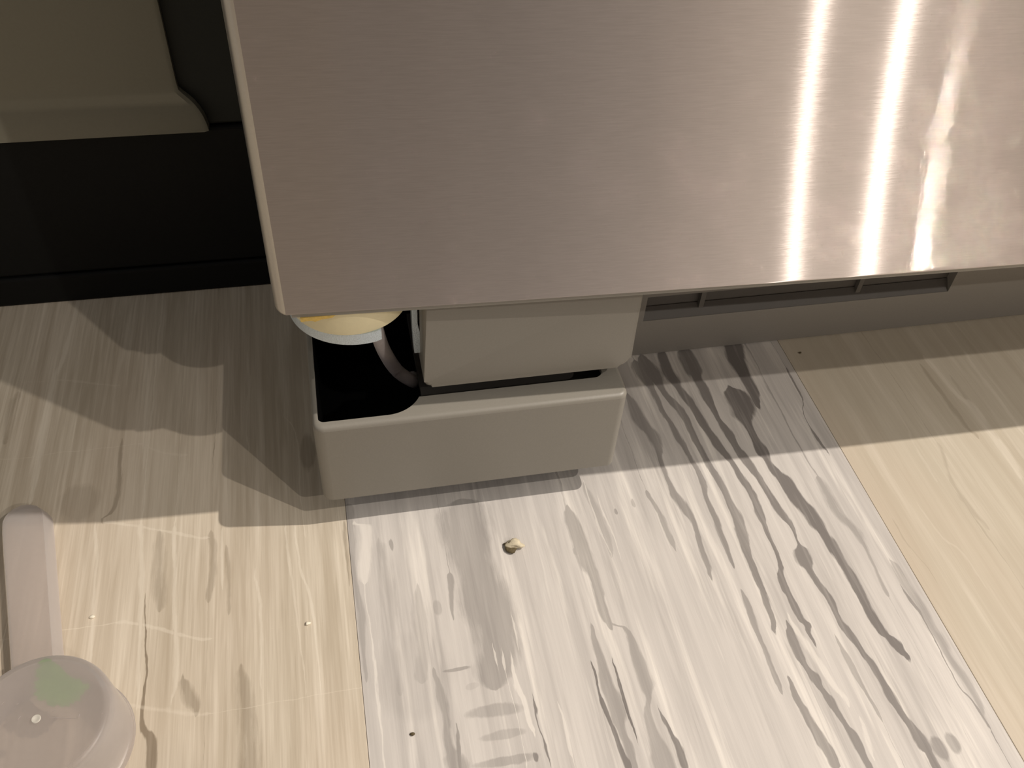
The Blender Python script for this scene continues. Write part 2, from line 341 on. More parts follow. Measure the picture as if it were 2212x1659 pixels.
FEATS_LEFT = [
    ["Y",-0.6,1.2,[[-0.2858,0.7514,0.006],[-0.2823,0.7309,0.0059],[-0.2753,0.6367,0.0041],[-0.273,0.5934,0.0031],[-0.2708,0.5523,0.0027],[-0.2696,0.5134,0.0017]]],
    ["Y",0.8,1.5,[[-0.2711,0.6493,0.0008],[-0.2677,0.5925,0.0011],[-0.2637,0.5315,0.0012],[-0.2637,0.503,0.0017],[-0.2566,0.4743,0.0042],[-0.2521,0.4558,0.005],[-0.2523,0.4351,0.0057]]],
    ["Y",-0.6,1.2,[[-0.2428,0.7419,0.0034],[-0.2384,0.6757,0.0035],[-0.2341,0.6078,0.0028],[-0.2318,0.5455,0.0048],[-0.2344,0.511,0.0014]]],
    ["Y",-0.5,1.2,[[-0.3419,0.7657,0.0014],[-0.3353,0.7037,0.0029],[-0.331,0.6462,0.0022],[-0.3277,0.5823,0.0023]]],
    ["Y",-0.7,1.5,[[-0.0886,0.7191,0.0012],[-0.0828,0.6614,0.0022],[-0.0728,0.6021,0.0021],[-0.0702,0.5583,0.0015],[-0.0689,0.4971,0.0009]]],
    ["Y",-0.5,1.5,[[-0.1008,0.7211,0.0014],[-0.0969,0.652,0.0018],[-0.0932,0.5924,0.0015],[-0.0858,0.5001,0.0009]]],
    ["Y",-0.55,1.2,[[-0.1816,0.7293,0.002],[-0.181,0.6898,0.0039],[-0.1823,0.6547,0.0019]]],
    ["Y",0.4,1.2,[[-0.1955,0.7266,0.004],[-0.1927,0.6918,0.0049],[-0.1972,0.6412,0.0038]]],
    ["Y",0.35,1.0,[[-0.1752,0.701,0.0024],[-0.1728,0.6647,0.0039],[-0.1723,0.6191,0.0028]]],
    ["Y",0.4,1.0,[[-0.2612,0.7374,0.0079],[-0.2584,0.6908,0.0106],[-0.2532,0.6373,0.0066]]],
    ["Y",-0.6,1.2,[[-0.1418,0.6595,0.0019],[-0.1348,0.5801,0.0028],[-0.1346,0.5166,0.0014]]],
    ["Y",0.5,1.2,[[-0.2243,0.5343,0.0026],[-0.2146,0.5113,0.0105],[-0.207,0.4948,0.0052]]],
    ["Y",0.45,1.0,[[-0.1605,0.533,0.0054],[-0.1516,0.4925,0.0122],[-0.1499,0.4552,0.0136],[-0.1499,0.4199,0.0133]]],
    ["Y",-0.7,1.2,[[-0.4167,1.229,0.0052],[-0.4185,1.18,0.0056],[-0.4197,1.1102,0.0062],[-0.4309,1.0152,0.0066],[-0.4307,0.9335,0.0063],[-0.4284,0.8295,0.0047]]],
    ["Y",-0.4,1.2,[[-0.3047,1.1519,0.0021],[-0.2962,1.0299,0.0036],[-0.2913,0.9278,0.0046],[-0.289,0.8653,0.0022]]],
    ["Y",-0.4,1.2,[[-0.1493,1.0635,0.0013],[-0.1469,1.0078,0.0027],[-0.1495,0.9389,0.0019],[-0.1473,0.8737,0.0012]]],
    ["Y",-0.5,1.2,[[-0.0995,0.9245,0.001],[-0.0802,0.8633,0.0016],[-0.0792,0.7733,0.0015],[-0.0772,0.7176,0.0011]]],
    ["Y",0.5,1.2,[[-0.3235,0.9074,0.0023],[-0.3213,0.8704,0.0038],[-0.3193,0.8119,0.0037],[-0.3371,0.7789,0.0015]]],
    ["Y",0.3,1.0,[[-0.4777,1.0223,0.007],[-0.4815,0.9894,0.0092],[-0.4779,0.9408,0.0067]]],
    ["Y",0.5,1.0,[[-0.026,0.7139,0.0041],[-0.0265,0.6641,0.003],[-0.0259,0.633,0.0018]]],
    ["X",-0.5,1.2,[[-0.2941,0.6203,0.0035],[-0.2716,0.6111,0.0035],[-0.2529,0.6025,0.0035],[-0.2288,0.5924,0.0035],[-0.201,0.5809,0.0035]]],
    ["X",-0.5,1.2,[[-0.3229,0.7714,0.003],[-0.2722,0.7543,0.003],[-0.2417,0.7404,0.003],[-0.2074,0.726,0.003]]],
    ["X",-0.4,1.0,[[-0.2887,0.5187,0.004],[-0.2554,0.5053,0.004],[-0.1999,0.4879,0.004]]],
    ["X",-0.3,1.0,[[-0.4216,1.0503,0.004],[-0.3875,1.04,0.004],[-0.3434,1.0246,0.004]]],
    ["X",-0.3,1.0,[[-0.2917,0.9025,0.005],[-0.2703,0.8836,0.005],[-0.2405,0.8728,0.005]]]]
FEATS_RIGHT = [
    ["Y",-0.7,1.2,[[0.936,0.8955,0.0054],[0.9379,0.8741,0.0075],[0.9382,0.8387,0.0053],[0.9448,0.8034,0.0084],[0.9543,0.7743,0.0093],[0.9519,0.7344,0.0071],[0.9525,0.7007,0.008],[0.9469,0.6519,0.0078]]],
    ["Y",-0.6,1.2,[[1.0089,0.8941,0.0044],[1.0042,0.8553,0.0043],[1.0042,0.8288,0.0064],[1.0053,0.7831,0.0052],[1.0044,0.7396,0.0051],[1.003,0.7239,0.003]]],
    ["Y",0.45,1.2,[[0.9163,0.8772,0.0032],[0.917,0.8418,0.0042],[0.9179,0.7963,0.0052],[0.9177,0.7582,0.0051],[0.9247,0.7334,0.004]]],
    ["Y",0.3,1.0,[[0.953,0.8481,0.0021],[0.9532,0.8022,0.0052],[0.9533,0.7582,0.0051],[0.9554,0.726,0.003]]],
    ["Y",-0.4,1.0,[[0.83,0.8069,0.0031],[0.8259,0.767,0.003],[0.8195,0.7164,0.0033],[0.8172,0.6677,0.0038]]],
    ["Y",0.35,1.0,[[0.8575,0.7155,0.0039],[0.844,0.6635,0.0038],[0.8387,0.6267,0.0047]]],
    ["Y",0.4,1.2,[[0.6972,0.4587,0.0004],[0.7012,0.4474,0.0008],[0.7023,0.4317,0.0005]]],
    ["Y",0.35,1.0,[[0.7176,0.5991,0.0011],[0.718,0.5855,0.0018],[0.725,0.5353,0.0011],[0.7283,0.5097,0.0007]]],
    ["Y",-0.4,1.0,[[0.7687,0.6185,0.0022],[0.7759,0.5659,0.0028],[0.7895,0.5246,0.0028],[0.7911,0.4929,0.002]]],
    ["Y",0.3,1.0,[[0.8393,0.6467,0.0045],[0.8406,0.6086,0.0044],[0.8457,0.5782,0.0043]]]]
FEATS_LBLOB = [
    [-0.0676,0.8531,0.0102,0.0349,0.42],
    [-0.3676,0.8112,0.0266,0.0319,0.22]]

def plank_material(name, base, dark, light, mark_dark, mark_light, feats=(), blobs=(), x0=0.0, seed=0.0, fibre=0.5, patch=0.5, tint=None, streak=0.4):
    """printed wood grain: noise fibre plus traced grain lines; every coordinate is in drawing units on the floor"""
    m = NT(name)
    pos = m.n('ShaderNodeTexCoord').outputs['Object']
    sep = m.n('ShaderNodeSeparateXYZ')
    m.t.links.new(pos, sep.inputs[0])
    x = m.math('MULTIPLY', sep.outputs[0], 1.0 / S)
    y = m.math('MULTIPLY', sep.outputs[1], 1.0 / S)
    def ns(sx, sy, detail=3.0, rough=0.55, off=0.0):
        return m.noise(m.xyz(m.math('MULTIPLY', x, sx), m.math('MULTIPLY', y, sy), seed + off), 1.0, detail, rough)
    fib = ns(260, 6, 3.0, 0.65)
    fib2 = ns(60, 2.2, 3.0, 0.6, 3.1)
    pat = ns(9, 2.0, 3.0, 0.55, 7.7)
    col = m.mix(m.ramp(fib2, 0.32, 0.68), dark, light)
    col = m.mix(0.45, col, base)
    col = m.mix(m.math('MULTIPLY', m.ramp(fib, 0.25, 0.62), -fibre, 1.0) if False else m.math('SUBTRACT', fibre, m.math('MULTIPLY', m.ramp(fib, 0.28, 0.62), fibre)), col, dark)
    col = m.mix(m.math('MULTIPLY', m.ramp(pat, 0.42, 0.72), patch), col, light)
    gr = ns(34, 1.7, 4.0, 0.65, 17.0)
    gr2 = ns(70, 4.0, 4.0, 0.65, 23.0)
    gk = m.math('MULTIPLY', m.ramp(gr, 0.52, 0.66), streak)
    gk = m.math('ADD', gk, m.math('MULTIPLY', m.ramp(gr2, 0.55, 0.72), streak * 0.7))
    col = m.mix(gk, col, dark)
    gw = ns(48, 2.4, 4.0, 0.65, 41.0)
    col = m.mix(m.math('MULTIPLY', m.ramp(gw, 0.54, 0.70), streak * 1.1), col, mark_light)
    if tint is not None:
        tn = ns(3.5, 1.0, 2.0, 0.5, 12.0)
        col = m.mix(m.math('MULTIPLY', m.ramp(tn, 0.48, 0.72), 0.45), col, tint)
    if feats:
        wob = ns(42, 9, 4.0, 0.62, 5.0)
        wob2 = ns(14, 30, 3.0, 0.6, 9.0)
        xr = m.math('ADD', x, m.math('MULTIPLY_ADD', wob, 0.014, -0.007))
        yr = m.math('ADD', y, m.math('MULTIPLY_ADD', wob2, 0.014, -0.007))
        mod = m.ramp(ns(120, 7, 3.0, 0.6, 21.0), 0.05, 0.50)
        modl = m.math('MULTIPLY_ADD', mod, 0.45, 0.55)
        ero = m.math('MULTIPLY_ADD', m.ramp(ns(190, 16, 5.0, 0.7, 31.0), 0.28, 0.72), 0.6, m.math('MULTIPLY', m.ramp(ns(40, 14, 3.0, 0.6, 37.0), 0.3, 0.7), 0.4))
        Y0, Y1, X0, X1 = 0.30, 1.30, x0 - 0.05, x0 + 0.80
        ty = m.math('DIVIDE', m.math('SUBTRACT', y, Y0), Y1 - Y0, clamp=True)
        tx = m.math('DIVIDE', m.math('SUBTRACT', x, X0), X1 - X0, clamp=True)
        acc = {1: None, -1: None}
        for axis, st, soft, pts in feats:
            if axis == 'Y':
                t, coord, P = ty, xr, [((py - Y0) / (Y1 - Y0), px, hw) for px, py, hw in pts]
            else:
                t, coord, P = tx, yr, [((px - X0) / (X1 - X0), py, hw) for px, py, hw in pts]
            P.sort()
            lo = min(c for _, c, _ in P) - 0.002
            hi = max(c for _, c, _ in P) + 0.002
            wmax = max(h for _, _, h in P)
            def fcurve(vals):
                nd = m.n('ShaderNodeFloatCurve')
                cm = nd.mapping
                cu = cm.curves[0]
                cu.points[0].location = vals[0]
                cu.points[1].location = vals[-1]
                for v in vals[1:-1]:
                    cu.points.new(v[0], v[1])
                for p_ in cu.points:
                    p_.handle_type = 'AUTO_CLAMPED'
                cm.extend = 'HORIZONTAL'
                cm.update()
                m.put(nd.inputs[1], t)
                return nd.outputs[0]
            cen = m.math('MULTIPLY_ADD', fcurve([(a, (c - lo) / (hi - lo)) for a, c, _ in P]), hi - lo, lo)
            e = 0.012
            wv = [(P[0][0] - e, 0.0)] + [(a, h / wmax) for a, _, h in P] + [(P[-1][0] + e, 0.0)]
            wv = [(min(max(a, 0.0), 1.0), b_) for a, b_ in wv]
            wfc = fcurve(wv)
            wid = m.math('MAXIMUM', m.math('MULTIPLY', wfc, wmax * (1.65 if st > 0 else 1.25)), 1e-4)
            q = m.math('DIVIDE', m.math('ABSOLUTE', m.math('SUBTRACT', coord, cen)), wid)
            k = m.math('MULTIPLY', m.math('SUBTRACT', 1.0, q), soft * 0.8, clamp=True)
            k = m.math('MULTIPLY', k, m.math('MULTIPLY', wfc, 5.0, clamp=True))
            er = 1.2 if soft > 1.9 else 1.6
            k = m.math('MULTIPLY_ADD', k, 1.0 + er, m.math('MULTIPLY', ero, -er), clamp=True)
            k = m.math('MULTIPLY', k, abs(st) if st > 0 else abs(st) * 0.7)
            sg = 1 if st > 0 else -1
            acc[sg] = k if acc[sg] is None else m.math('MAXIMUM', acc[sg], k)
        for bx, by, rx, ry, st in blobs:
            dx = m.math('DIVIDE', m.math('SUBTRACT', xr, bx), rx)
            dy = m.math('DIVIDE', m.math('SUBTRACT', yr, by), ry)
            r2 = m.math('ADD', m.math('MULTIPLY', dx, dx), m.math('MULTIPLY', dy, dy))
            k = m.math('MULTIPLY', m.math('SUBTRACT', 1.6, r2), 0.8, clamp=True)
            k = m.math('MULTIPLY', m.math('MULTIPLY_ADD', k, 2.2, m.math('MULTIPLY', ero, -1.2), clamp=True), st)
            acc[1] = m.math('MAXIMUM', acc[1], k)
        if acc[1] is not None:
            col = m.mix(m.math('MULTIPLY', acc[1], modl), col, mark_dark)
        if acc[-1] is not None:
            col = m.mix(m.math('MULTIPLY', acc[-1], modl), col, mark_light)
    p = m.n('ShaderNodeBsdfPrincipled')
    m.t.links.new(col, p.inputs['Base Color'])
    m.put(p.inputs['Roughness'], m.math('MULTIPLY_ADD', fib, 0.12, 0.46))
    p.inputs['Specular IOR Level'].default_value = 0.35
    b = m.n('ShaderNodeBump')
    b.inputs['Strength'].default_value = 0.25
    b.inputs['Distance'].default_value = 0.00025
    m.t.links.new(m.math('ADD', m.math('MULTIPLY', fib, 0.7), fib2), b.inputs['Height'])
    m.t.links.new(b.outputs[0], p.inputs['Normal'])
    return m.done(p.outputs[0])

def frosted_material():
    m = NT('frosted_plastic')
    geo = m.n('ShaderNodeTexCoord').outputs['Object']
    f = m.noise(geo, 700.0, 2.0)
    c = m.mix(f, (0.76, 0.715, 0.695), (0.82, 0.775, 0.755))
    dif = m.n('ShaderNodeBsdfDiffuse'); m.put(dif.inputs['Color'], c)
    trl = m.n('ShaderNodeBsdfTranslucent'); m.put(trl.inputs['Color'], (0.82, 0.78, 0.755, 1))
    trp = m.n('ShaderNodeBsdfTransparent'); m.put(trp.inputs['Color'], (0.93, 0.91, 0.90, 1))
    gls = m.n('ShaderNodeBsdfAnisotropic'); gls.inputs['Roughness'].default_value = 0.38; m.put(gls.inputs['Color'], (1, 1, 1, 1))
    def mixs(fac, a, b):
        s = m.n('ShaderNodeMixShader')
        m.put(s.inputs[0], fac)
        m.t.links.new(a, s.inputs[1]); m.t.links.new(b, s.inputs[2])
        return s.outputs[0]
    fr = m.n('ShaderNodeFresnel'); fr.inputs['IOR'].default_value = 1.35
    body = mixs(0.45, dif.outputs[0], trl.outputs[0])
    lw = m.n('ShaderNodeLayerWeight'); lw.inputs['Blend'].default_value = 0.35
    body = mixs(m.math('MULTIPLY_ADD', lw.outputs['Facing'], -0.74, 0.76, clamp=True), body, trp.outputs[0])
    return m.done(mixs(m.math('MULTIPLY', fr.outputs[0], 0.8), body, gls.outputs[0]))

GREY = plain('grey_plastic', (0.245, 0.231, 0.199), 0.42, grain=0.05, grain_scale=1500, bump=0.05)
GREYK = plain('grey_kick_plastic', (0.285, 0.27, 0.242), 0.5, grain=0.05, grain_scale=1500)
CAP = plain('satin_end_cap', (0.46, 0.445, 0.415), 0.36, metal=0.9, grain=0.05, grain_scale=1200)
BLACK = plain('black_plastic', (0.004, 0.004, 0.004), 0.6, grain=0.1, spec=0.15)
STOVEBLK = plain('black_enamel', (0.010, 0.0105, 0.010), 0.5, grain=0.15, spec=0.12)
STOVESIDE = plain('black_side_trim', (0.028, 0.030, 0.026), 0.5, grain=0.1, spec=0.15)
STOVEFACE = plain('dull_range_front', (0.26, 0.25, 0.195), 0.5, metal=0.2, grain=0.05)
ZINC = plain('zinc_plate', (0.58, 0.66, 0.71), 0.45, metal=0.5, grain=0.25, grain_scale=2500, bump=0.4)
CREAM = plain('cream_nylon', (0.80, 0.73, 0.48), 0.5, grain=0.06, grain_scale=500)
BRASS = plain('brass_yellow', (0.62, 0.44, 0.12), 0.4, metal=0.3, grain=0.3, grain_scale=1200)
HOSE = plain('grey_hose_rubber', (0.62, 0.57, 0.56), 0.5, grain=0.08)
BUSH = plain('grey_bush', (0.35, 0.36, 0.34), 0.5, grain=0.1)
LEAF = plain('leaf_green', (0.17, 0.37, 0.075), 0.6, grain=0.25, grain_scale=400)
CRUMB = plain('crumb_cream', (0.62, 0.55, 0.40), 0.8, grain=0.3, grain_scale=900, bump=0.5)
CRUMBD = plain('crumb_brown', (0.10, 0.075, 0.035), 0.8, grain=0.4, grain_scale=1200, bump=0.5)
SPECK = plain('speck_white', (0.85, 0.80, 0.66), 0.7, grain=0.1)
SUB = plain('subfloor', (0.16, 0.14, 0.11), 0.9, grain=0.1)
STEEL = steel_material()
FROST = frosted_material()
MARK = plain('gate_mark', (0.62, 0.59, 0.52), 0.5, grain=0.05)

# ------------------------------------------------------------------ floor of planks
floor = mesh_from(box_bm(-4.4, 6.5, -8.3, 4.0, -0.06, -0.022), 'floor', SUB)
floor['kind'] = 'structure'
wall = mesh_from(box_bm(-10.0, 14.0, -8.6, -8.3, -0.02, 9.4), 'added_wall', plain('added_wall_dark', (0.10, 0.082, 0.082), 0.8, grain=0.04, grain_scale=40))  # unseen dark wall, added to darken what the steel reflects
wall['kind'] = 'structure'
PW, SEAM = 0.726, -0.022
TAN_L = plank_material('plank_tan', (0.67, 0.60, 0.485), (0.40, 0.335, 0.245), (0.74, 0.67, 0.555), (0.20, 0.155, 0.105), (0.78, 0.715, 0.60),
                       FEATS_LEFT, FEATS_LBLOB, SEAM - PW, 1.3, 0.6, 0.35, (0.63, 0.52, 0.41))
WHITE_M = plank_material('plank_whitewashed', (0.62, 0.59, 0.555), (0.44, 0.415, 0.39), (0.69, 0.655, 0.61), (0.17, 0.155, 0.145), (0.84, 0.80, 0.735),
                         FEATS_MID, FEATS_BLOB, SEAM, 4.2, 0.20, 0.45, (0.53, 0.505, 0.495), 0.68)
TAN_R = plank_material('plank_beige', (0.53, 0.478, 0.38), (0.45, 0.39, 0.30), (0.58, 0.525, 0.425), (0.30, 0.25, 0.185), (0.68, 0.62, 0.52),
                       FEATS_RIGHT, (), SEAM + PW, 8.8, 0.16, 0.35, (0.60, 0.48, 0.37))
plank_mesh = {}
def plank(col, y0, y1, mat):
    x0 = SEAM + col * PW
    bm = box_bm(x0 + 0.0002, x0 + PW - 0.0002, y0 + 0.0005, y1 - 0.0005, -0.022, 0.0, 0.0005, 1)
    return mesh_from(bm, 'plank', mat, floor)
mats = [TAN_L, WHITE_M, TAN_R]
plank(-1, -0.9, 3.2, TAN_L)
plank(0, -1.2, 2.9, WHITE_M)
plank(1, -0.5, 3.6, TAN_R)
rng = random.Random(5)
starts = {-1: (-0.9, 3.2), 0: (-1.2, 2.9), 1: (-0.5, 3.6)}
for c in range(-6, 9):
    if c in starts:
        a, b = starts[c]
        plank(c, -5.4, a, mats[(c + 2) % 3])
        plank(c, -8.3, -5.4, mats[(c + 4) % 3])
        plank(c, b, 4.0, mats[(c + 3) % 3])
        continue
    cut = rng.uniform(-1.2, 1.6)
    plank(c, -8.3, cut - 3.9, mats[rng.randrange(3)])
    plank(c, cut - 3.9, cut, mats[rng.randrange(3)])
    plank(c, cut, 4.0, mats[rng.randrange(3)])

# ------------------------------------------------------------------ refrigerator
fridge = thing('refrigerator', 'stainless steel refrigerator, only its bottom drawer, grey foot cover and hinge showing', 'refrigerator')
XL, XR = -0.0675, 3.36
def front_y(x):
    return 0.7001 + 0.0128 * (x - 1.65) ** 2
ZB, ZT = 0.3553, 2.7
CAPW = 0.0105
# steel face: curved grid with rolled lower edge and returned sides
def face_bm(x0, x1):
    bm = bmesh.new()
    n = 60
    xs = [x0 + (x1 - x0) * i / n for i in range(n + 1)]
    rows = [(ZB, 0.0045), (ZB + 0.0008, 0.0022), (ZB + 0.0022, 0.0007), (ZB + 0.0045, 0.0), (1.2, 0.0), (ZT, 0.0)]
    grid = [[bm.verts.new(Vector((x, front_y(x) + d, z)) * S) for x in xs] for z, d in rows]
    bk = [[bm.verts.new(Vector((x, 0.95, z)) * S) for x in xs] for z in (ZT, ZB)]
    grid = grid + bk
    for a, b in zip(grid, grid[1:] + grid[:1]):
        for i in range(n):
            bm.faces.new((a[i], a[i + 1], b[i + 1], b[i]))
    bm.faces.new([g[0] for g in grid])
    bm.faces.new([g[-1] for g in reversed(grid)])
    return bm
drawer = smooth_angle(mesh_from(face_bm(XL + CAPW, XR - CAPW), 'freezer_drawer', STEEL, fridge), 50)
drawer['label'] = 'brushed steel drawer front with bright lamp streaks'
def cap_bm(side):
    xo = XL if side < 0 else XR
    xi = xo - side * CAPW
    fy = front_y(xo)
    r = CAPW
    prof = [(xi, front_y(xi))]
    for i in range(1, 9):
        a = math.radians(90 * i / 8)
        prof.append((xi + side * r * math.sin(a), front_y(xi) + r * (1 - math.cos(a)) * 1.0))
    prof += [(xo, 0.95), (xi, 0.95)]
    bm = bmesh.new()
    rings = []
    for z, pull in ((ZB + 0.0002, 0.009), (ZB + 0.001, 0.006), (ZB + 0.003, 0.003), (ZB + 0.006, 0.001), (ZB + 0.010, 0.0), (ZT, 0.0)):
        rings.append([bm.verts.new(Vector((x - side * pull * min(1, abs(x - xi) / CAPW), y + (0.003 * pull / 0.009 if y < 0.9 else 0), z)) * S) for x, y in prof])
    n = len(prof)
    for a, b in zip(rings, rings[1:]):
        for i in range(n):
            bm.faces.new((a[i], a[(i + 1) % n], b[(i + 1) % n], b[i]))
    bm.faces.new(rings[0])
    bm.faces.new(rings[-1])
    return bm
for sd in (-1, 1):
    e = smooth_angle(mesh_from(cap_bm(sd), 'edge_trim', CAP, drawer), 35)
# grey plastic strip under the steel
pts = [(XL + 0.016 + (XR - XL - 0.032) * i / 40, 0) for i in range(41)]
outline = [(x, front_y(x) + 0.0035) for x, _ in pts] + [(XR - 0.016, 0.94), (XL + 0.016, 0.94)]
bt = smooth_angle(mesh_from(prism_bm(outline, 0.3508, 0.3551), 'bottom_trim', GREY, drawer), 40)
# cabinet behind, black underneath
mesh_from(box_bm(-0.02, 3.33, 0.985, 3.3, 0.30, 2.7, 0.004), 'cabinet', GREYK, fridge)
mesh_from(box_bm(-0.005, 3.31, 1.004, 3.25, 0.012, 0.30), 'base_frame', BLACK, fridge)
mesh_from(box_bm(0.42, 1.02, 0.9895, 1.003, 0.05, 0.16), 'added_slot_back', plain('slot_shade_grey', (0.125, 0.118, 0.108), 0.6, grain=0.05), fridge)  # added plate, lifts the shade in the air slot to dark grey

# foot cover: U-shaped shell with a cut-out for the hinge on its left
FL, FR, FY, FZ, FG = -0.0475, 0.342, 0.7215, 0.1907, 0.0527
HXL, HXR, HY = -0.0405, 0.088, 0.7325
top = [(FL, 0.96)] + arc(FL + 0.014, FY + 0.014, 0.014, 180, 270, 6) + arc(FR - 0.012, FY + 0.012, 0.012, 270, 360, 6) + [(FR, 0.96), (HXR, 0.96)]
top += arc(HXR - 0.046, HY + 0.046, 0.046, 0, -90, 10) + arc(HXL + 0.007, HY + 0.007, 0.007, 270, 180, 5) + [(HXL, 0.96)]
bm = bmesh.new()
lo = [bm.verts.new(Vector((x, y, FZ - 0.008)) * S) for x, y in top]
hi = [bm.verts.new(Vector((x, y, FZ)) * S) for x, y in top]
ftop = bm.faces.new(hi)
bm.faces.new(lo)
for i in range(len(top)):
    j = (i + 1) % len(top)
    bm.faces.new((lo[i], lo[j], hi[j], hi[i]))
def wall_outline(t):
    o = [(FL, 0.96)] + arc(FL + 0.014, FY + 0.014, 0.014, 180, 270, 6) + arc(FR - 0.012, FY + 0.012, 0.012, 270, 360, 6) + [(FR, 0.96)]
    i_ = [(FR - t, 0.96)] + arc(FR - 0.012, FY + 0.012, 0.012 - t, 360, 270, 6) + arc(FL + 0.014, FY + 0.014, 0.014 - t, 270, 180, 6) + [(FL + t, 0.96)]
    return o + i_
bm2 = prism_bm(wall_outline(0.006), FG, FZ - 0.0001)
tmp = bpy.data.meshes.new('tmp'); bm2.to_mesh(tmp); bm2.free(); bm.free()
# one clean shell: walls below, plate on top with a rounded lip
bm = bmesh.new()
bm.from_mesh(tmp)
bpy.data.meshes.remove(tmp)
outer_n = len([(FL, 0.96)]) + 7 + 7 + 1
def lip(d, z):
    o = [(FL + d, 0.96)] + arc(FL + 0.014, FY + 0.014, 0.014 - d, 180, 270, 6) + arc(FR - 0.012, FY + 0.012, 0.012 - d, 270, 360, 6) + [(FR - d, 0.96)]
    return [bm.verts.new(Vector((x, y, z)) * S) for x, y in o]
rr = 0.0062
rings = [lip(rr * (1 - math.cos(math.radians(a))), FZ - rr + rr * math.sin(math.radians(a))) for a in (0, 22, 45, 67, 90)]
for a, b in zip(rings, rings[1:]):
    for i in range(len(a) - 1):
        bm.faces.new((a[i], a[i + 1], b[i + 1], b[i]))
inner = [(0.318, 0.96)] + arc(0.306, 0.769, 0.012, 0, -90, 6) + arc(HXR - 0.046, HY + 0.046, 0.046, -28, -90, 10) + arc(HXL + 0.007, HY + 0.007, 0.007, 270, 180, 5) + [(HXL, 0.96)]
iv = [bm.verts.new(Vector((x, y, FZ)) * S) for x, y in inner]
bm.faces.new(rings[-1] + iv)
iv2 = [bm.verts.new(Vector((x, y, FZ - 0.007)) * S) for x, y in inner]
for i in range(len(iv) - 1):
    bm.faces.new((iv[i], iv[i + 1], iv2[i + 1], iv2[i]))
# bring wall tops down to the start of the lip
for v in bm.verts:
    if abs(v.co.z - (FZ - 0.0001) * S) < 1e-7:
        v.co.z = (FZ - rr) * S
foot = smooth_angle(mesh_from(bm, 'foot_cover', GREY, fridge), 40)
foot['label'] = 'lower grey plastic foot cover with a cut-out for the hinge'
# added black liner: shade inside the foot cover put into its colour, blocks light
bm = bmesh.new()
liner = [(-0.0405, 0.738), (0.334, 0.738), (0.334, 0.955), (-0.0405, 0.955)]
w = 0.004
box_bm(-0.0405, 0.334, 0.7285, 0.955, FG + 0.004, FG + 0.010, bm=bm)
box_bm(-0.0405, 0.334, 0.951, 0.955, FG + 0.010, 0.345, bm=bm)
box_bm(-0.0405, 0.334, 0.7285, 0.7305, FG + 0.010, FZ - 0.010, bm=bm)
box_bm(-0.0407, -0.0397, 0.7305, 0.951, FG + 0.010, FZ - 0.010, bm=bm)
mesh_from(bm, 'shade_liner', BLACK, foot)
mesh_from(box_bm(0.0895, 0.3345, 0.742, 0.95, FZ - 0.045, FZ - 0.035), 'slot_shade_shelf', plain('slot_shade_dark', (0.06, 0.055, 0.05), 0.6, grain=0.05), foot)  # added shelf, its dark grey sets the tone of the shaded slot
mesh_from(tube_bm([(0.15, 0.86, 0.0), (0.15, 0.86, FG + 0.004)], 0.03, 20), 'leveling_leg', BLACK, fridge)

# cover panel above the foot
PL, PR, PY, PB, PT = 0.0885, 0.3475, 0.7515, 0.2105, 0.347
out = [(PL, PT)] + arc(PL + 0.010, PB + 0.010, 0.010, 180, 270, 6) + arc(PR - 0.016, PB + 0.016, 0.016, 270, 360, 6) + [(PR, PT)]
bm = prism_bm(out, PY, PY + 0.06, 'Y')
ed = [e for e in bm.edges if all(abs(v.co.y - PY * S) < 1e-6 for v in e.verts)]
bmesh.ops.bevel(bm, geom=ed, offset=0.005 * S, segments=3, affect='EDGES', profile=0.5)
pan = smooth_angle(mesh_from(bm, 'cover_panel', GREY, fridge), 40)
pan['label'] = 'upper grey cover panel tucked under the drawer'

# hinge under the drawer's left corner
plate = [p for p in arc(0.0165, 0.817, 0.0755, 180, 289.5, 26)]
plate = [(-0.059, 0.95)] + plate + [(0.0417, 0.95)]
bm = prism_bm(plate, 0.302, 0.317)
ed = [e for e in bm.edges if abs(e.verts[0].co.z - e.verts[1].co.z) < 1e-7]
bmesh.ops.bevel(bm, geom=ed, offset=0.0008 * S, segments=2, affect='EDGES')
hinge = smooth_angle(mesh_from(bm, 'hinge_plate', ZINC, fridge), 40)
hinge['label'] = 'zinc-plated hinge plate with a rounded front'
wash = smooth_angle(mesh_from(lathe_bm(0.0112, 0.809, [(0, 0.317), (0.0672, 0.317), (0.0678, 0.318), (0.0672, 0.349), (0.0660, 0.3500), (0, 0.3500)]), 'washer', CREAM, hinge), 40)
wash['label'] = 'cream nylon washer'
bsh = smooth_angle(mesh_from(lathe_bm(0.066, 0.835, [(0, 0.300), (0.030, 0.300), (0.030, 0.342), (0, 0.342)], 40), 'bushing', BUSH, hinge), 40)
bm = prism_bm([(-0.043, 0.3455), (-0.032, 0.3460), (-0.028, 0.3440), (-0.021, 0.3465), (-0.010, 0.3475), (-0.006, 0.3508), (-0.043, 0.3508)], 0.7385, 0.7425, 'Y')
br = mesh_from(bm, 'shim', BRASS, hinge)
br['label'] = 'yellow brass-coloured shim at the drawer corner'
# hose curling down inside the opening
hp = spline([(0.036, 0.805, 0.302), (0.039, 0.812, 0.262), (0.047, 0.82, 0.215), (0.063, 0.828, 0.168), (0.084, 0.835, 0.138), (0.086, 0.86, 0.12)], 8)
mesh_from(tube_bm(hp, 0.0088, 18), 'hose', HOSE, fridge, True)
# zinc bracket edge beside the cover panel
out = [(0.0795, 0.3475), (0.0862, 0.3475), (0.0862, 0.285), (0.0885, 0.272), (0.0885, 0.238), (0.0815, 0.238), (0.0800, 0.28)]
mesh_from(prism_bm(out, 0.785, 0.80, 'Y'), 'bracket', ZINC, fridge)

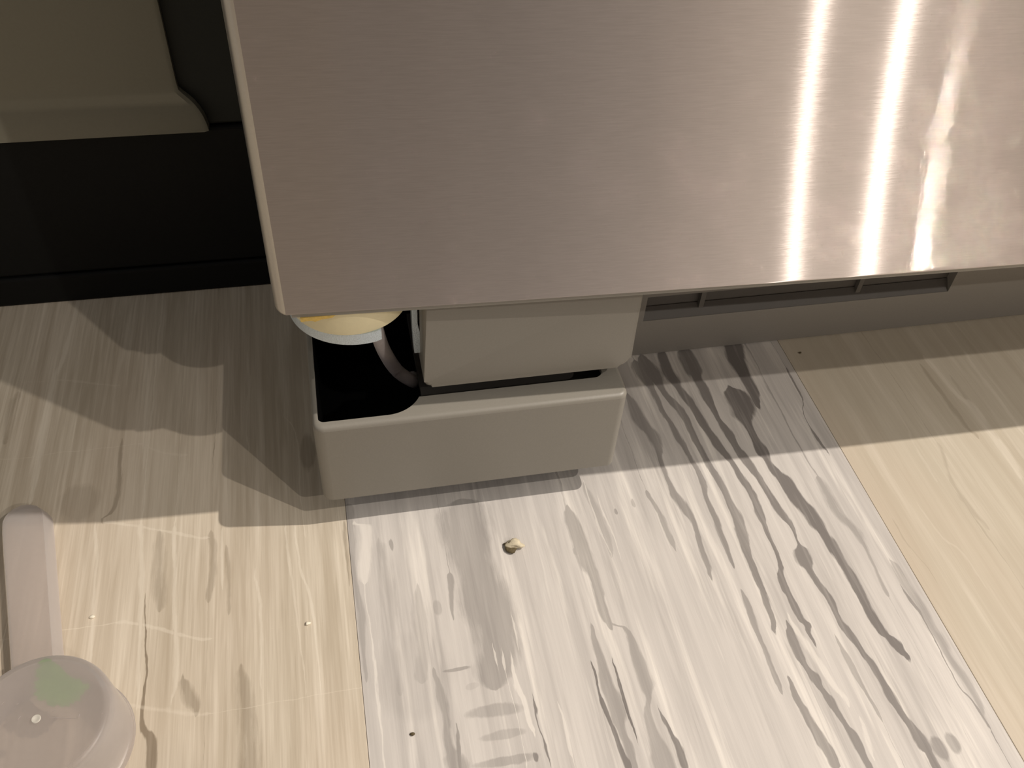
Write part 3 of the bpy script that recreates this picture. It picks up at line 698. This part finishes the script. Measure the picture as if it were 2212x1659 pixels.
# kick panel with the long air slot
KY = 0.9735
SX0, SX1, SZ0, SZ1 = 0.457, 0.987, 0.074, 0.1225
bm = bmesh.new()
box_bm(0.10, SX0, KY, KY + 0.016, 0.0015, 0.30, bm=bm)
box_bm(SX1, 3.30, KY, KY + 0.016, 0.0015, 0.30, bm=bm)
box_bm(SX0, SX1, KY, KY + 0.016, 0.0015, SZ0, bm=bm)
box_bm(SX0, SX1, KY, KY + 0.016, SZ1, 0.30, bm=bm)
bmesh.ops.remove_doubles(bm, verts=bm.verts, dist=1e-6)
kick = mesh_from(bm, 'kick_panel', GREYK, fridge)
kick['label'] = 'grey kick panel with a dark air slot near the floor'
# sloping sill and ribs inside the slot
sill = [(KY + 0.001, SZ0 - 0.004), (KY + 0.001, SZ0), (KY + 0.0145, SZ0 + 0.017), (KY + 0.0155, SZ0 + 0.017), (KY + 0.0155, SZ0 - 0.004)]
mesh_from(prism_bm(sill, SX0, SX1, 'X'), 'slot_sill', plain('dark_grey_sill', (0.115, 0.110, 0.10), 0.55, grain=0.05), kick)
for xr in (0.553, 0.823):
    mesh_from(box_bm(xr - 0.004, xr + 0.004, KY + 0.008, KY + 0.0155, SZ0 + 0.010, SZ1), 'slot_rib', plain('dark_grey_rib', (0.16, 0.152, 0.138), 0.55, grain=0.05), kick)

# ------------------------------------------------------------------ stove at the left
stove = thing('stove', 'black stove base with a dull grey-beige drawer front, left of the steel refrigerator', 'stove')
mesh_from(box_bm(-3.0, -0.07, 1.2335, 3.4, 0.056, 0.296, 0.004), 'base_panel', STOVEBLK, stove)
mesh_from(box_bm(-3.0, -0.07, 1.2300, 3.4, 0.0, 0.053, 0.004), 'toe_strip', STOVEBLK, stove)
mesh_from(box_bm(-3.0, -0.07, 1.2400, 3.4, 0.298, 3.4, 0.004), 'side_trim', STOVESIDE, stove)
rows = [(2.3, -0.189, 0.0), (0.372, -0.1895, 0.0), (0.360, -0.1885, 0.0004), (0.354, -0.184, 0.001), (0.346, -0.1765, 0.0022), (0.338, -0.1705, 0.0034), (0.330, -0.1660, 0.0046), (0.320, -0.1620, 0.0061), (0.310, -0.1595, 0.0076), (0.2995, -0.1580, 0.0092)]
bm = bmesh.new()
fr = []
bk = []
for z, xe, d in rows:
    fr.append([bm.verts.new(Vector((x, 1.226 - d, z)) * S) for x in (-2.8, -1.5, xe - 0.006)] + [bm.verts.new(Vector((xe, 1.229 - d, z)) * S)])
    bk.append([bm.verts.new(Vector((x, 1.239, z)) * S) for x in (-2.8, xe)])
for i in range(len(rows) - 1):
    for k in range(3):
        bm.faces.new((fr[i][k], fr[i][k + 1], fr[i + 1][k + 1], fr[i + 1][k]))
    bm.faces.new((fr[i][3], bk[i][1], bk[i + 1][1], fr[i + 1][3]))
    bm.faces.new((bk[i][1], bk[i][0], bk[i + 1][0], bk[i + 1][1]))
    bm.faces.new((bk[i][0], fr[i][0], fr[i + 1][0], bk[i + 1][0]))
bm.faces.new(fr[0] + [bk[0][1], bk[0][0]])
bm.faces.new(list(reversed(fr[-1])) + [bk[-1][0], bk[-1][1]])
sd = smooth_angle(mesh_from(bm, 'drawer_front', STOVEFACE, stove), 30)
sd['label'] = 'dull grey-beige drawer front flaring out at its foot'

# ------------------------------------------------------------------ upturned scoop with a leaf inside
SX, SY, SH = -0.3487, 0.4750, 0.075
scoop = thing('scoop', 'frosted clear plastic measuring scoop lying upside down on the tan plank', 'scoop', (SX, SY, 0))
prof = [(0.0742, 0.0015), (0.0790, 0.0015), (0.0800, 0.0035), (0.0775, 0.006), (0.0755, 0.040), (0.0742, SH - 0.010), (0.0728, SH - 0.0050), (0.0705, SH - 0.0018), (0.067, SH - 0.0004), (0.063, SH), (0.03, SH), (0, SH)]
prof += [(0, SH - 0.0035), (0.03, SH - 0.0035), (0.065, SH - 0.0035), (0.0690, SH - 0.007), (0.0715, 0.040), (0.0738, 0.004), (0.0742, 0.0015)]
bm = lathe_bm(0, 0, prof, 96)
bmesh.ops.remove_doubles(bm, verts=bm.verts, dist=1e-7)
bowl = smooth_angle(mesh_from(bm, 'bowl', FROST, scoop), 35)
ring = smooth_angle(mesh_from(lathe_bm(0, 0, [(0, SH + 0.0002), (0.0022, SH + 0.0003), (0.0030, SH + 0.0008), (0.0042, SH + 0.0008), (0.0047, SH)], 24), 'gate_mark', MARK, bowl), 35)
marks = bmesh.new()
for a in ([(-0.3361, 0.4743), (-0.3247, 0.4717), (-0.309, 0.4687), (-0.3064, 0.4729)], [(-0.3341, 0.4802), (-0.3315, 0.4813)], [(-0.3665, 0.4775), (-0.364, 0.4808)],
          [(-0.3854, 0.4963), (-0.3835, 0.4991)], [(-0.3702, 0.494), (-0.3681, 0.496)], [(-0.2846, 0.469), (-0.2833, 0.4704)]):
    tube_bm([p for p in spline([(x - SX, y - SY, SH + 0.0001) for x, y in a], 4)], 0.0004, 6, marks)
mesh_from(marks, 'moulded_ridge', FROST, bowl)
# handle: inverted channel with a rounded tip
ht, hz = 0.0025, 0.024
a_ = Vector((-0.379, 0.556)); b_ = Vector((-0.4285, 0.797))
d_ = (b_ - a_).normalized(); n_ = Vector((-d_.y, d_.x))        # n_ points to the left of the handle
def hrow(s, w_):
    c = a_.lerp(b_, s)
    return c, w_
bm = bmesh.new()
outl = []
for s, w_ in ((0.0, 0.0192), (0.4, 0.0202), (0.8, 0.0216), (0.91, 0.0216)):
    c = a_.lerp(b_, s); outl.append((c - n_ * w_, s))
c = a_.lerp(b_, 0.91)
Lh = (b_ - a_).length
for k in range(1, 12):
    t = math.pi * k / 12
    outl.append((c - n_ * 0.0216 * math.cos(t) + d_ * 0.0216 * math.sin(t), 1))
for s, w_ in ((0.91, 0.0216), (0.8, 0.0216), (0.4, 0.0202), (0.0, 0.0192)):
    c = a_.lerp(b_, s); outl.append((c + n_ * w_, s))
cen = sum((p for p, _ in outl), Vector((0, 0))) / len(outl)
def off(p, dist, i):
    n = len(outl)
    q0 = outl[max(i - 1, 0)][0]; q1 = outl[min(i + 1, n - 1)][0]
    t = (q1 - q0).normalized()
    return p + Vector((t.y, -t.x)) * dist
prof_h = [(0.0086, 0.0025), (0.0078, 0.006), (0.0026, 0.0222), (0.0018, 0.0235), (-0.0012, hz)]
ringsH = [[bm.verts.new(Vector((*(off(p, o, i) - Vector((SX, SY))), z)) * S) for i, (p, _) in enumerate(outl)] for o, z in prof_h]
prof_i = [(-0.0030, hz - 0.0026), (0.0008, 0.0205), (0.0070, 0.006), (0.0078, 0.0025)]
ringsI = [[bm.verts.new(Vector((*(off(p, o, i) - Vector((SX, SY))), z)) * S) for i, (p, _) in enumerate(outl)] for o, z in prof_i]
for seq in (ringsH, ringsI):
    for a, b in zip(seq, seq[1:]):
        for i in range(len(a) - 1):
            bm.faces.new((a[i], a[i + 1], b[i + 1], b[i]))
for i in range(len(outl) - 1):
    bm.faces.new((ringsH[0][i], ringsH[0][i + 1], ringsI[-1][i + 1], ringsI[-1][i]))
bm.faces.new(ringsH[-1])
bm.faces.new(ringsI[0])
allr = ringsH + ringsI
for a, b in zip(allr, allr[1:] + allr[:1]):
    try:
        bm.faces.new((a[0], b[0], b[-1], a[-1])) if False else None
    except ValueError:
        pass
smooth_angle(mesh_from(bm, 'handle', FROST, scoop), 22)

leaf_pts = [(-0.3515, 0.5462), (-0.3469, 0.5445), (-0.3419, 0.5398), (-0.3353, 0.5341), (-0.3301, 0.5277), (-0.3259, 0.5228), (-0.321, 0.5186), (-0.3164, 0.5157), (-0.3136, 0.5165), (-0.3109, 0.5123), (-0.309, 0.5087), (-0.3041, 0.5099), (-0.3026, 0.5059), (-0.3033, 0.5028), (-0.3062, 0.5025), (-0.3079, 0.4987), (-0.3113, 0.4969), (-0.3099, 0.491), (-0.3158, 0.4929), (-0.3167, 0.4883), (-0.3199, 0.4912), (-0.3207, 0.4866), (-0.3252, 0.489), (-0.3278, 0.4871), (-0.3327, 0.4919), (-0.3365, 0.489), (-0.3397, 0.4916), (-0.3426, 0.4925), (-0.3451, 0.4997), (-0.3498, 0.4981), (-0.3536, 0.5004), (-0.353, 0.5035), (-0.3584, 0.5064), (-0.355, 0.5095), (-0.3539, 0.5117), (-0.3591, 0.5134), (-0.3565, 0.5154), (-0.3593, 0.52), (-0.3546, 0.5216), (-0.3542, 0.524), (-0.3596, 0.5266), (-0.3571, 0.5295), (-0.3599, 0.5333), (-0.3552, 0.5358), (-0.3532, 0.5376), (-0.3588, 0.5407), (-0.3555, 0.5435)]
lcx, lcy = -0.335, 0.512
bm = bmesh.new()
def leaf_z(x, y):
    return 0.0700 - max(0.0, (0.540 - y)) * 0.05
vt = [bm.verts.new(Vector((x - lcx, y - lcy, leaf_z(x, y))) * S) for x, y in leaf_pts]
vb = [bm.verts.new(Vector((x - lcx, y - lcy, leaf_z(x, y) - 0.0012)) * S) for x, y in leaf_pts]
bm.faces.new(vt); bm.faces.new(vb)
for i in range(len(vt)):
    j = (i + 1) % len(vt)
    bm.faces.new((vt[i], vt[j], vb[j], vb[i]))
leaf = thing('leaf', 'green toothed leaf seen through the bottom of the upturned scoop', 'leaf', (lcx, lcy, 0))
mesh_from(bm, 'blade', LEAF, leaf)
v1 = spline([(-0.349, 0.541, 0), (-0.335, 0.522, 0), (-0.318, 0.508, 0), (-0.304, 0.506, 0)], 5)
mesh_from(tube_bm([(p.x - lcx, p.y - lcy, leaf_z(p.x, p.y) - 0.0014) for p in v1], 0.0009, 8), 'stalk', LEAF, leaf)

# ------------------------------------------------------------------ crumbs
def lump(rx, ry, rz, seed, sub=3, amp=0.35):
    bm = bmesh.new()
    bmesh.ops.create_icosphere(bm, subdivisions=sub, radius=1.0)
    r = random.Random(seed)
    dirs = [(Vector((r.gauss(0, 1), r.gauss(0, 1), r.gauss(0, 1))).normalized(), r.uniform(-amp, amp)) for _ in range(14)]
    for v in bm.verts:
        d = v.co.normalized()
        k = 1 + sum(a * max(0, d.dot(q)) ** 5 for q, a in dirs)
        v.co = Vector((d.x * rx * k, d.y * ry * k, d.z * rz * k)) * S
    zmin = min(v.co.z for v in bm.verts)
    for v in bm.verts:
        v.co.z -= zmin
    return bm
cr = thing('crumb', 'cream and brown crumb on the whitewashed plank in front of the foot cover', 'crumb', (0.1885, 0.6475, 0))
c1 = mesh_from(lump(0.0098, 0.0058, 0.0036, 3, 3, 0.75), 'pale_lump', CRUMB, cr, True)
c1.location = (0.003 * S, 0, 0); c1.rotation_euler = (0, 0, -0.35)
c2 = mesh_from(lump(0.0075, 0.0050, 0.0030, 8, 3, 0.7), 'brown_lump', CRUMBD, cr, True)
c2.location = (-0.0068 * S, 0.0002 * S, 0); c2.rotation_euler = (0, 0, -0.6)
for (x, y, r, mt, lab, sd_) in ((-0.331, 0.632, 0.0034, SPECK, 'tiny white crumb on the tan plank beside the scoop handle', 11),
                               (-0.079, 0.580, 0.0030, SPECK, 'tiny white crumb on the tan plank near the whitewashed seam', 12),
                               (0.0280, 0.423, 0.0030, CRUMBD, 'tiny dark crumb at the bottom of the picture on the whitewashed plank', 13),
                               (0.7290, 0.940, 0.0026, CRUMBD, 'tiny dark crumb in the shade below the kick panel', 14)):
    o = mesh_from(lump(r, r * 0.7, r * 0.5, sd_, 2), 'crumb', mt, None, True)
    o.location = (x * S, y * S, 0)
    o['label'] = lab
    o['category'] = 'crumb'

# ------------------------------------------------------------------ the photographer, kneeling behind the camera (the dark blur in the steel)
def person():
    J, E_, R_ = [], [], []
    def j(p, r, parent=None):
        J.append(Vector(p)); R_.append(r)
        if parent is not None:
            E_.append((parent, len(J) - 1))
        return len(J) - 1
    pel = j((0, -0.64, 0.29), 0.145)
    sp1 = j((0, -0.58, 0.43), 0.128, pel)
    sp2 = j((0, -0.50, 0.60), 0.135, sp1)
    che = j((0, -0.43, 0.73), 0.125, sp2)
    nek = j((0, -0.375, 0.835), 0.056, che)
    jaw = j((0, -0.335, 0.895), 0.064, nek)
    hed = j((0, -0.315, 0.955), 0.088, jaw)
    crn = j((0, -0.315, 1.015), 0.070, hed)
    for s in (-1, 1):
        hip = j((s * 0.10, -0.60, 0.25), 0.100, pel)
        th = j((s * 0.15, -0.40, 0.165), 0.082, hip)
        kn = j((s * 0.17, -0.215, 0.075), 0.062, th)
        cf = j((s * 0.155, -0.40, 0.062), 0.055, kn)
        an = j((s * 0.13, -0.61, 0.050), 0.038, cf)
        j((s * 0.125, -0.74, 0.032), 0.026, an)
        sh = j((s * 0.165, -0.435, 0.755), 0.066, che)
        ua = j((s * 0.225, -0.43, 0.62), 0.052, sh)
        el = j((s * 0.255, -0.42, 0.475), 0.042, ua)
        fa = j((s * 0.225, -0.34, 0.37), 0.038, el)
        wr = j((s * 0.185, -0.265, 0.270), 0.026, fa)
        pm = j((s * 0.175, -0.225, 0.222), 0.030, wr)
        for k, (dx, l) in enumerate(((-0.030, 0.066), (-0.010, 0.074), (0.010, 0.069), (0.028, 0.054))):
            a = j((s * (0.175 + dx), -0.195, 0.192), 0.010, pm)
            b_ = j((s * (0.175 + dx * 1.15), -0.195 + l * 0.45, 0.180), 0.0088, a)
            j((s * (0.175 + dx * 1.2), -0.195 + l * 0.75, 0.150), 0.0078, b_)
        t1 = j((s * 0.138, -0.232, 0.215), 0.0115, pm)
        j((s * 0.118, -0.205, 0.198), 0.0095, t1)
    me = bpy.data.meshes.new('person_skeleton')
    me.from_pydata([tuple(v) for v in J], E_, [])
    o = bpy.data.objects.new('person_skeleton', me)
    COL.objects.link(o)
    sk = o.modifiers.new('skin', 'SKIN')
    for i, r in enumerate(R_):
        d = me.skin_vertices[0].data[i]
        d.radius = (r, r)
        d.use_root = (i == 0)
    sb = o.modifiers.new('sub', 'SUBSURF')
    sb.levels = 2
    sb.render_levels = 2
    dg = bpy.context.evaluated_depsgraph_get()
    bm = bmesh.new()
    bm.from_mesh(bpy.data.meshes.new_from_object(o.evaluated_get(dg)))
    bpy.data.objects.remove(o)
    # a nose and eye sockets pushed into the head
    for v in bm.verts:
        c = v.co
        if c.z > 0.86 and c.y > -0.30:
            k = math.exp(-((c.x / 0.013) ** 2 + ((c.z - 0.935) / 0.022) ** 2))
            c.y += 0.022 * k
            for s in (-1, 1):
                k = math.exp(-(((c.x - s * 0.032) / 0.014) ** 2 + ((c.z - 0.957) / 0.012) ** 2))
                c.y -= 0.008 * k
    root = thing('person', 'person kneeling in a dark mauve jumper and dark trousers, a dark blur in the steel', 'person', (0, 0, 0))
    body = smooth_angle(mesh_from(bm, 'body', plain('skin_tone', (0.42, 0.26, 0.19), 0.5, grain=0.08), root), 180)
    for nm, col in (('mauve_jumper', (0.055, 0.036, 0.040)), ('dark_trousers', (0.022, 0.021, 0.024))):
        body.data.materials.append(plain(nm, col, 0.85, grain=0.2, grain_scale=600))
    for p in body.data.polygons:
        c = p.center
        if c.z > 0.855 or (c.z < 0.275 and c.y > -0.275 and c.z > 0.135 and abs(c.x) > 0.10):
            p.material_index = 0
        elif c.z > 0.36 or (abs(c.x) > 0.15 and c.z > 0.262):
            p.material_index = 1
        elif c.y < -0.63 and c.z < 0.09:
            p.material_index = 2
        else:
            p.material_index = 2
    hair = plain('dark_hair', (0.020, 0.013, 0.009), 0.7, grain=0.4, grain_scale=900)
    bh = bmesh.new()
    bmesh.ops.create_uvsphere(bh, u_segments=32, v_segments=24, radius=1.0)
    bmesh.ops.delete(bh, geom=[v for v in bh.verts if (v.co.y > 0.25 and v.co.z < 0.45) or v.co.z < -0.75], context='VERTS')
    for v in bh.verts:
        v.co = Vector((v.co.x * 0.088, -0.322 + v.co.y * 0.094, 0.968 + v.co.z * 0.104))
    hr = mesh_from(bh, 'hair', hair, root, True)
    sm = hr.modifiers.new('thick', 'SOLIDIFY')
    sm.thickness = 0.008
    def ball(name, c, r, mat):
        b_ = bmesh.new()
        bmesh.ops.create_uvsphere(b_, u_segments=16, v_segments=12, radius=1.0)
        for v in b_.verts:
            v.co = Vector((c[0] + v.co.x * r[0], c[1] + v.co.y * r[1], c[2] + v.co.z * r[2]))
        return mesh_from(b_, name, mat, root, True)
    face_y = lambda x, z: max((v.co.y for v in body.data.vertices if abs(v.co.x - x) < 0.008 and abs(v.co.z - z) < 0.008 and v.co.z > 0.86), default=-0.25)
    skin = body.data.materials[0]
    lip_m = plain('lip_tone', (0.36, 0.15, 0.13), 0.5, grain=0.05)
    dark_m = plain('eye_dark', (0.02, 0.015, 0.012), 0.2, grain=0.05)
    for s in (-1, 1):
        ball('eye', (s * 0.030, face_y(s * 0.030, 0.957) - 0.004, 0.957), (0.011, 0.008, 0.008), dark_m)
        ball('ear', (s * 0.086, -0.325, 0.945), (0.012, 0.020, 0.030), skin)
    ball('mouth', (0, face_y(0, 0.897) - 0.002, 0.897), (0.022, 0.006, 0.007), lip_m)
    root.location = (0.035, 0.045, 0)
    zmin = min(v.co.z for v in body.data.vertices)
    for ch in root.children:
        ch.location.z = -zmin
person()
